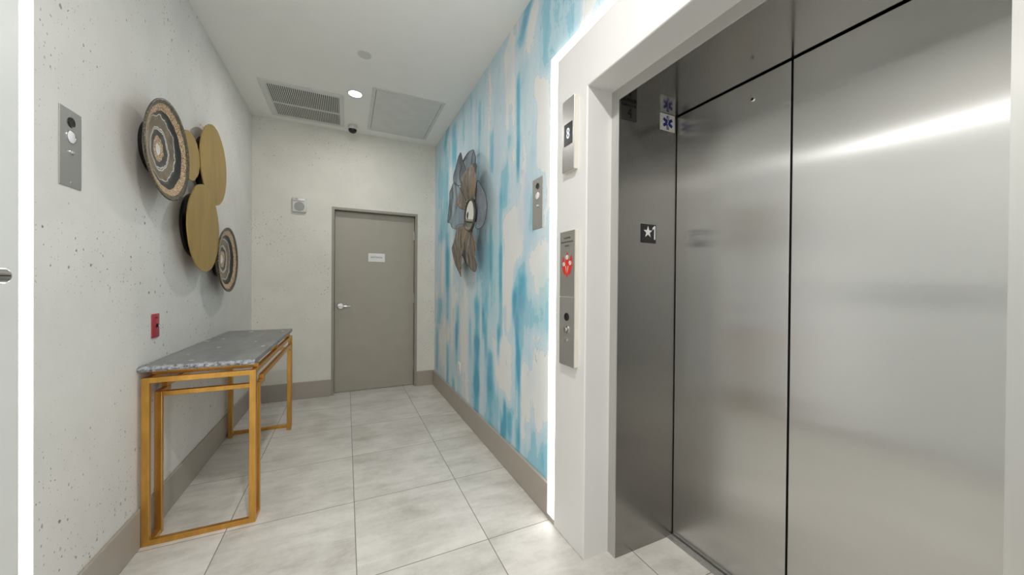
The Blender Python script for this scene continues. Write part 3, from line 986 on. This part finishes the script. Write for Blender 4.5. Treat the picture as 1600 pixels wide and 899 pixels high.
def rough_disc(name, x, y, z, r, th, mat, seed, amp=0.006):
    rnd = random.Random(seed)
    ph = [rnd.uniform(0, 6.28) for _ in range(5)]
    pts = []
    for k in range(120):
        a = 2 * PI * k / 120
        rr = r + amp * sum(math.sin((i + 2) * (1 + i) * a + ph[i]) / (i + 2) for i in range(5))
        pts.append((rr * math.cos(a), rr * math.sin(a)))
    bm = nb(); prism(bm, pts, (x, y, z), UY, VZ, NX, th)
    return obj(name, bm, mat, ws, smooth=True)
def backing(y, z, r, x1):
    bm = nb(); lathe(bm, NX, (XL, y, z), [(0, 0.001), (r, 0.001), (r, 0.014), (r * 0.35, 0.018), (r * 0.35, x1 - XL), (0, x1 - XL)], 48)
    return obj('backing_disc', bm, 'blackmetal', ws, smooth=True)
agate(-0.795, 2.315, 1.908, 0.2405, 0.045)
agate(-0.800, 3.320, 1.433, 0.2415, 0.045)
rough_disc('gold_disc', -0.832, 2.668, 1.998, 0.141, 0.006, 'golddisc', 3, 0.005)
rough_disc('gold_disc', -0.832, 3.088, 2.066, 0.266, 0.006, 'golddisc', 5, 0.003)
rough_disc('gold_disc', -0.812, 2.836, 1.598, 0.271, 0.006, 'golddisc', 9, 0.003)
backing(2.375, 1.93, 0.130, -0.857)
backing(3.36, 1.43, 0.120, -0.860)
backing(2.72, 2.0, 0.10, -0.830)
backing(3.10, 2.05, 0.200, -0.830)
backing(2.90, 1.62, 0.200, -0.810)

# ================================================================= CONSOLE TABLE
tb = thing('console_table', (-0.65, 2.95, 0), 'gold framed console table with grey stone top against the stone wall', 'console table')
TX0, TX1 = -0.874, -0.427
TW, TD = 0.029, 0.024
def loop(y, ztop, x0, x1, name):
    """one end frame of square tube, a closed rectangle"""
    bm = nb()
    pts_o = [(x0, 0), (x1, 0), (x1, ztop), (x0, ztop)]
    pts_i = [(x0 + TW, 0.026), (x1 - TW, 0.026), (x1 - TW, ztop - 0.026), (x0 + TW, ztop - 0.026)]
    vo = [[bm.verts.new((x, yy, z)) for x, z in pts_o] for yy in (y, y + TD)]
    vi = [[bm.verts.new((x, yy, z)) for x, z in pts_i] for yy in (y, y + TD)]
    for i in range(4):
        j = (i + 1) % 4
        bm.faces.new((vo[0][i], vo[0][j], vi[0][j], vi[0][i]))
        bm.faces.new((vo[1][j], vo[1][i], vi[1][i], vi[1][j]))
        bm.faces.new((vo[0][j], vo[0][i], vo[1][i], vo[1][j]))
        bm.faces.new((vi[0][i], vi[0][j], vi[1][j], vi[1][i]))
    bmesh.ops.recalc_face_normals(bm, faces=bm.faces)
    bmesh.ops.bevel(bm, geom=list(bm.edges), offset=0.0022, segments=2, affect='EDGES', profile=0.5)
    return obj(name, bm, 'goldframe', tb)
loop(2.246, 0.803, TX0, TX1, 'end_frame')
loop(3.616, 0.803, TX0, TX1, 'end_frame')
def inner(y, y_out, dirn):
    bm = nb()
    xa, xb = TX0 + 0.014, TX1 + 0.002
    zt = 0.714
    for x in (xa, xb - TW):
        box(bm, x, x + TW, y, y + TD, 0.0, zt, 0.002, 1)
        ya, yb = sorted((y + TD / 2, y_out))
        box(bm, x + 0.001, x + TW - 0.001, ya, yb, 0.0, 0.025, 0.002, 1)
    box(bm, xa + TW, xb - TW, y, y + TD, zt - 0.025, zt, 0.002, 1)
    return obj('inner_leg_frame', bm, 'goldframe', tb)
inner(2.335, 2.268, 1)
inner(3.545, 3.620, -1)
for x in (TX0 + 0.002, TX1 - TW):
    b = nb(); box(b, x, x + 0.026, 2.270, 3.616, 0.778, 0.802, 0.002, 1); obj('upper_rail', b, 'goldframe', tb)
    b = nb(); box(b, x + 0.006, x + 0.030, 2.43, 3.545, 0.7145, 0.7385, 0.002, 1)
    box(b, x + 0.006, x + 0.030, 2.359, 2.475, 0.690, 0.7143, 0.002, 1)
    box(b, x + 0.006, x + 0.030, 3.46, 3.545, 0.690, 0.7143, 0.002, 1); obj('lower_rail', b, 'goldframe', tb)
for yy in (2.32, 2.92, 3.50):
    b = nb(); box(b, TX0 + 0.01, TX1 - 0.004, yy, yy + 0.026, 0.8025, 0.8275, 0.002, 1); obj('cross_bearer', b, 'goldframe', tb)
b = nb(); box(b, TX0 - 0.006, TX1 - 0.012, 2.262, 3.650, 0.8278, 0.8325, 0.001, 1); obj('tray', b, 'goldframe', tb)
# stone top with a chipped near edge
b = nb()
SX0, SX1, SY0, SY1, SZ0, SZ1 = -0.884, -0.432, 2.238, 3.668, 0.8328, 0.857
nx = 60
def chip(i, k):
    return 0.010 * (noise.noise(Vector((i * 0.37, k * 2.1, 3.3))) + 0.6 * noise.noise(Vector((i * 1.3, k * 4.0, 1.3))))
rows = []
for k, (z, dy) in enumerate(((SZ0, 0.010), (SZ0 + 0.006, 0.002), (SZ0 + 0.012, 0.0), (SZ0 + 0.019, 0.006), (SZ1, 0.022))):
    rows.append([b.verts.new((SX0 + (SX1 - SX0) * i / nx, SY0 + dy + chip(i, k), z)) for i in range(nx + 1)])
top_f = [b.verts.new((SX0 + (SX1 - SX0) * i / nx, SY1, SZ1)) for i in range(nx + 1)]
bot_f = [b.verts.new((SX0 + (SX1 - SX0) * i / nx, SY1, SZ0)) for i in range(nx + 1)]
for k in range(4):
    for i in range(nx):
        f = b.faces.new((rows[k][i], rows[k][i + 1], rows[k + 1][i + 1], rows[k + 1][i])); f.material_index = 1
for i in range(nx):
    b.faces.new((rows[4][i], rows[4][i + 1], top_f[i + 1], top_f[i]))
    b.faces.new((top_f[i], top_f[i + 1], bot_f[i + 1], bot_f[i]))
    b.faces.new((bot_f[i], bot_f[i + 1], rows[0][i + 1], rows[0][i]))
for i in (0, nx):
    f = b.faces.new([rows[k][i] for k in range(5)] + [top_f[i], bot_f[i]])
bmesh.ops.recalc_face_normals(b, faces=b.faces)
obj('tabletop', b, ['top', 'edge'], tb)

# ================================================================= THINGS ON THE RIGHT
UYm, NXm = (0, -1, 0), (-1, 0, 0)
XPF = 0.963
t = thing('floor_indicator', (XP, 1.43, 1.81), 'steel box with a lit figure 8 display, top of the white surround', 'floor indicator')
b = nb(); box(b, XPF + 0.003, XP - 0.0002, 1.381, 1.478, 1.812, 2.158, 0.001, 1); obj('housing', b, 'plate_side', t)
b = nb(); box(b, XPF, XPF + 0.0032, 1.380, 1.479, 1.811, 2.159, 0.0008, 1); obj('face_plate', b, 'steel_face', t)
b = nb(); box(b, XPF - 0.0012, XPF + 0.001, 1.394, 1.463, 1.935, 2.041); sc_ = obj('display', b, 'black', t)
b = nb(); letters(b, '8', 0.072, (XPF - 0.0016, 1.428, 1.989), UYm, VZ, NXm, depth=0.0003, squash=0.72); obj('digit', b, 'digit', sc_)

t = thing('fire_service_panel', (XP, 1.43, 0.87), 'tall steel panel with red fire emblem and key switches on the surround', 'fire service panel')
b = nb(); box(b, XPF + 0.003, XP - 0.0002, 1.367, 1.490, 0.873, 1.521, 0.001, 1); obj('housing', b, 'plate_side', t)
b = nb(); box(b, XPF, XPF + 0.0032, 1.366, 1.491, 1.207, 1.522, 0.0008, 1); obj('notice_plate', b, 'steel_face', t)
b = nb(); box(b, XPF, XPF + 0.0032, 1.366, 1.491, 0.872, 1.204, 0.0008, 1); obj('switch_plate', b, 'plate', t)
b = nb()
letters(b, 'IN CASE OF FIRE', 0.0102, (XPF - 0.0005, 1.430, 1.488), UYm, VZ, NXm, depth=0.0003, squash=0.75)
letters(b, 'ELEVATORS ARE OUT OF', 0.0102, (XPF - 0.0005, 1.430, 1.469), UYm, VZ, NXm, depth=0.0003, squash=0.85)
letters(b, 'SERVICE', 0.0102, (XPF - 0.0005, 1.430, 1.450), UYm, VZ, NXm, depth=0.0003)
obj('lettering', b, 'ink', t)
def flame(cx, top, bot, w, lean):
    pts = []
    n_ = 16
    for k in range(n_ + 1):
        f = k / n_
        z = bot + (top - bot) * f
        hw = w * math.sin(PI * min(1, f * 1.06) ** 0.8) ** 0.9 if 0 < f < 0.94 else (0.0006 if f > 0.5 else 0.001)
        pts.append((cx + lean * f + hw, z))
    for k in range(n_ - 1, 0, -1):
        f = k / n_
        z = bot + (top - bot) * f
        hw = w * math.sin(PI * min(1, f * 1.06) ** 0.8) ** 0.9 if f < 0.94 else 0.0006
        pts.append((cx + lean * f - hw, z))
    return pts
b = nb()
oz = (XPF - 0.0002, 1.428, 1.365)
prism(b, flame(0, 0.066, -0.068, 0.0175, 0.0), oz, UYm, VZ, NXm, 0.0006)
prism(b, flame(-0.017, 0.042, -0.056, 0.0165, -0.018), oz, UYm, VZ, NXm, 0.0005)
prism(b, flame(0.017, 0.048, -0.056, 0.0165, 0.020), oz, UYm, VZ, NXm, 0.0005)
em = obj('fire_emblem', b, 'fire', t)
b = nb()
for sg in (-1, 1):
    prism(b, [(sg * 0.004, -0.048), (sg * 0.0125, -0.012), (sg * 0.008, -0.010), (sg * 0.005, -0.024)], (XPF - 0.0009, 1.428, 1.365), UYm, VZ, NXm, 0.0002)
obj('flame_slit', b, 'plate_side', em)
for (dy, dz, rr) in ((0.0, 0.030, 0.0115), (-0.026, -0.002, 0.0105), (0.026, 0.002, 0.0105)):
    b = nb()
    lathe(b, NXm, (XPF - 0.0008, 1.428 - dy, 1.365 + dz), [(0, 0.0004), (rr, 0.0004), (rr, 0), (0, 0)], 28)
    obj('emblem_circle', b, 'signwhite', em)
    b = nb()
    c_, s2 = math.cos(0.8), math.sin(0.8)
    q = [(-rr * 0.8, -0.0011), (rr * 0.8, -0.0011), (rr * 0.8, 0.0011), (-rr * 0.8, 0.0011)]
    prism(b, [(dy + x * c_ - y * s2, dz + x * s2 + y * c_) for x, y in q], (XPF - 0.0013, 1.428, 1.365), UYm, VZ, NXm, 0.0003)
    obj('emblem_bar', b, 'ink', em)
b = nb(); lathe(b, NXm, (XPF, 1.427, 1.108), [(0, 0.0008), (0.0195, 0.0008), (0.019, 0.0025), (0.015, 0.0015), (0, 0.001)], 36); obj('speaker', b, 'black', t, smooth=True)
b = nb(); lathe(b, NXm, (XPF, 1.427, 1.048), [(0, 0.012), (0.009, 0.012), (0.011, 0.006), (0.020, 0.004), (0.021, 0)], 36); obj('key_switch', b, 'chrome', t, smooth=True)
b = nb(); lathe(b, NXm, (XPF, 1.427, 0.994), [(0, 0.006), (0.006, 0.006), (0.007, 0.003), (0.0105, 0.002), (0.0105, 0)], 28); obj('key_switch', b, 'chrome', t, smooth=True)

t = thing('wall_outlet', (XR, 3.36, 0.39), 'small white outlet cover low on the watercolour mural', 'outlet')
b = nb(); box(b, XR - 0.006, XR - 0.0003, 3.318, 3.395, 0.385, 0.498, 0.002, 2); obj('cover_plate', b, 'signwhite', t, smooth=True)
b = nb()
for z_ in (0.418, 0.464):
    box(b, XR - 0.0075, XR - 0.0055, 3.341, 3.372, z_ - 0.014, z_ + 0.014, 0.0006, 1)
obj('socket', b, 'cream', t)

# ---- flower-shaped mirror of driftwood and wire mesh
fm = thing('flower_mirror', (XR, 3.0, 1.35), 'flower-shaped wall mirror of driftwood and wire mesh petals on the mural', 'mirror')
PETALS = dict(
 mesh_top_far=[(3.345, 2.41), (3.30, 2.462), (3.21, 2.478), (3.12, 2.44), (3.06, 2.374), (3.031, 2.286), (3.051, 2.212), (3.118, 2.176), (3.264, 2.234), (3.332, 2.331)],
 mesh_top_near=[(3.06, 2.327), (3.02, 2.385), (2.93, 2.41), (2.83, 2.39), (2.75, 2.32), (2.71, 2.25), (2.693, 2.175), (2.708, 2.059), (2.78, 1.966), (2.898, 1.992), (3.006, 2.134), (3.052, 2.253)],
 wood_top=[(2.99, 2.09), (2.93, 2.16), (2.87, 2.22), (2.80, 2.25), (2.712, 2.241), (2.64, 2.148), (2.614, 2.059), (2.636, 1.982), (2.70, 1.93), (2.80, 1.93), (2.90, 1.97)],
 wood_side=[(3.15, 2.13), (3.06, 2.13), (2.98, 2.04), (2.93, 1.97), (2.97, 1.92), (3.05, 1.95), (3.12, 2.03)],
 mesh_far=[(3.568, 2.106), (3.5, 2.168), (3.365, 2.18), (3.237, 2.178), (3.048, 2.051), (2.98, 1.944), (3.02, 1.819), (3.132, 1.803), (3.278, 1.832), (3.41, 1.897), (3.581, 1.932), (3.553, 1.996), (3.497, 2.031)],
 mesh_near=[(2.613, 2.035), (2.536, 1.981), (2.487, 1.914), (2.478, 1.822), (2.499, 1.747), (2.563, 1.723), (2.665, 1.745), (2.739, 1.799), (2.704, 1.889), (2.653, 1.962)],
 mesh_low=[(3.302, 1.764), (3.228, 1.796), (3.041, 1.783), (2.93, 1.62), (2.86, 1.50), (2.95, 1.46), (3.222, 1.571), (3.283, 1.647)],
 wood_low_far=[(3.154, 1.758), (3.041, 1.783), (2.932, 1.715), (2.972, 1.629), (2.960, 1.56), (2.991, 1.525), (2.985, 1.45), (3.01, 1.40), (3.06, 1.42), (3.09, 1.37), (3.13, 1.335), (3.17, 1.40), (3.21, 1.385), (3.268, 1.447), (3.332, 1.529), (3.30, 1.591), (3.199, 1.66)],
 wood_low_near=[(2.911, 1.712), (2.84, 1.77), (2.738, 1.774), (2.70, 1.70), (2.69, 1.66), (2.65, 1.62), (2.626, 1.545), (2.67, 1.50), (2.659, 1.45), (2.693, 1.40), (2.74, 1.367), (2.79, 1.40), (2.83, 1.45), (2.846, 1.514), (2.88, 1.606)],
)
CY, CZ = 2.87, 1.86
def span(poly, c):
    """scanline crossings of the outline in the petal's own axis"""
    xs = []
    for i in range(len(poly)):
        (a0, b0), (a1, b1) = poly[i], poly[(i + 1) % len(poly)]
        if (b0 <= c < b1) or (b1 <= c < b0):
            xs.append(a0 + (a1 - a0) * (c - b0) / (b1 - b0))
    return (min(xs), max(xs)) if len(xs) >= 2 else None
def smooth_outline(poly, n_):
    out, k = [], len(poly)
    for i in range(k):
        p0, p1, p2, p3 = (Vector(poly[(i + d) % k]) for d in (-1, 0, 1, 2))
        for s_ in range(n_):
            t = s_ / n_
            q = 0.5 * ((2 * p1) + (p2 - p0) * t + (2 * p0 - 5 * p1 + 4 * p2 - p3) * t * t + (3 * p1 - p0 - 3 * p2 + p3) * t ** 3)
            out.append((q.x, q.y))
    return out
def petal(name, poly, xbase, lift, kind, nr=26, nc=16, seed=0):
    # petal frame: t runs from the mirror's centre outwards, s across
    poly = smooth_outline(poly, 6)
    cy = sum(p_[0] for p_ in poly) / len(poly); cz = sum(p_[1] for p_ in poly) / len(poly)
    ax = Vector((cy - CY, cz - CZ)).normalized()
    sx = Vector((-ax.y, ax.x))
    loc = [((Vector(p_) - Vector((CY, CZ))).dot(sx), (Vector(p_) - Vector((CY, CZ))).dot(ax)) for p_ in poly]
    sm = sum(l_[0] for l_ in loc) / len(loc)
    wd = 1.22 if kind == 'mesh' else 1.10
    loc = [(sm + (l_[0] - sm) * wd, l_[1]) for l_ in loc]
    t0, t1 = min(l_[1] for l_ in loc), max(l_[1] for l_ in loc)
    bm = nb(); rows = []
    for j in range(nr + 1):
        f = j / nr
        tt = t0 + (t1 - t0) * (0.004 + 0.992 * f)
        sp = span(loc, tt)
        if not sp: continue
        row = []
        for i in range(nc + 1):
            g = i / nc
            s_ = sp[0] + (sp[1] - sp[0]) * g
            y_ = CY + sx.x * s_ + ax.x * tt
            z_ = CZ + sx.y * s_ + ax.y * tt
            cup = (2 * g - 1) ** 2
            x_ = xbase - lift * math.sin(PI * min(1, f * 0.8 + 0.1)) - 0.020 * cup * math.sin(PI * f)
            x_ += 0.010 * noise.noise(Vector((y_ * 9, z_ * 6, seed)))
            row.append(bm.verts.new((min(x_, XR - 0.012), y_, z_)))
        rows.append(row)
    for a_, b_ in zip(rows, rows[1:]):
        for i in range(nc):
            bm.faces.new((a_[i], a_[i + 1], b_[i + 1], b_[i]))
    bmesh.ops.recalc_face_normals(bm, faces=bm.faces)
    rim_pts = [v.co.copy() for v in rows[0][::2] + [r_[-1] for r_ in rows[1:]] + list(reversed(rows[-1][:-1:2])) + [r_[0] for r_ in reversed(rows[1:-1])]]
    if kind == 'wood':
        o = obj('wood_petal', bm, 'drift', fm, smooth='all')
        md = o.modifiers.new('thickness', 'SOLIDIFY'); md.thickness = 0.007; md.offset = 0
    else:
        o = obj('mesh_petal', bm, 'wire', fm)
        md = o.modifiers.new('wires', 'WIREFRAME'); md.thickness = 0.0026; md.use_even_offset = False; md.use_boundary = True
        md.use_replace = True
        cu = nb()
        outline = rim_pts
        for a_, b_ in zip(outline, outline[1:] + outline[:1]):
            if (b_ - a_).length > 1e-5:
                cyl(cu, a_, b_, 0.0030, seg=6)
        obj('petal_rim', cu, 'bronze', fm, smooth='all')
    return o

petal('mesh_top_far', PETALS['mesh_top_far'], 0.975, 0.03, 'mesh', 34, 24, 1)
petal('mesh_top_near', PETALS['mesh_top_near'], 0.968, 0.03, 'mesh', 40, 26, 2)
petal('mesh_far', PETALS['mesh_far'], 0.965, 0.03, 'mesh', 38, 32, 3)
petal('mesh_near', PETALS['mesh_near'], 0.960, 0.02, 'mesh', 28, 28, 4)
petal('mesh_low', PETALS['mesh_low'], 0.985, 0.01, 'mesh', 30, 20, 5)
petal('wood_top', PETALS['wood_top'], 0.955, 0.035, 'wood', 26, 16, 6)
petal('wood_side', PETALS['wood_side'], 0.945, 0.02, 'wood', 20, 10, 11)
petal('wood_low_far', PETALS['wood_low_far'], 0.960, 0.03, 'wood', 30, 14, 7)
petal('wood_low_near', PETALS['wood_low_near'], 0.958, 0.03, 'wood', 30, 14, 8)
mx, my, mz, mr = 0.905, 2.752, 1.826, 0.128
b = nb(); lathe(b, NXm, (mx, my, mz), [(0, -0.006), (mr * 0.93, -0.006), (mr * 0.93, -0.001), (0, -0.001)], 64); obj('mirror_glass', b, 'mirror', fm, smooth=True)
b = nb(); lathe(b, NXm, (mx, my, mz), [(mr * 0.90, -0.012), (mr * 1.03, -0.012), (mr * 1.06, -0.002), (mr * 1.02, 0.006), (mr * 0.94, 0.006), (mr * 0.90, 0.0), (mr * 0.90, -0.012)], 64); obj('mirror_rim', b, 'bronze', fm, smooth=True)
b = nb(); cyl(b, (mx + 0.010, my + 0.02, mz), (XR - 0.001, my + 0.06, mz + 0.01), 0.04, 0.055, seg=24); obj('mounting_hub', b, 'blackmetal', fm, smooth=True)
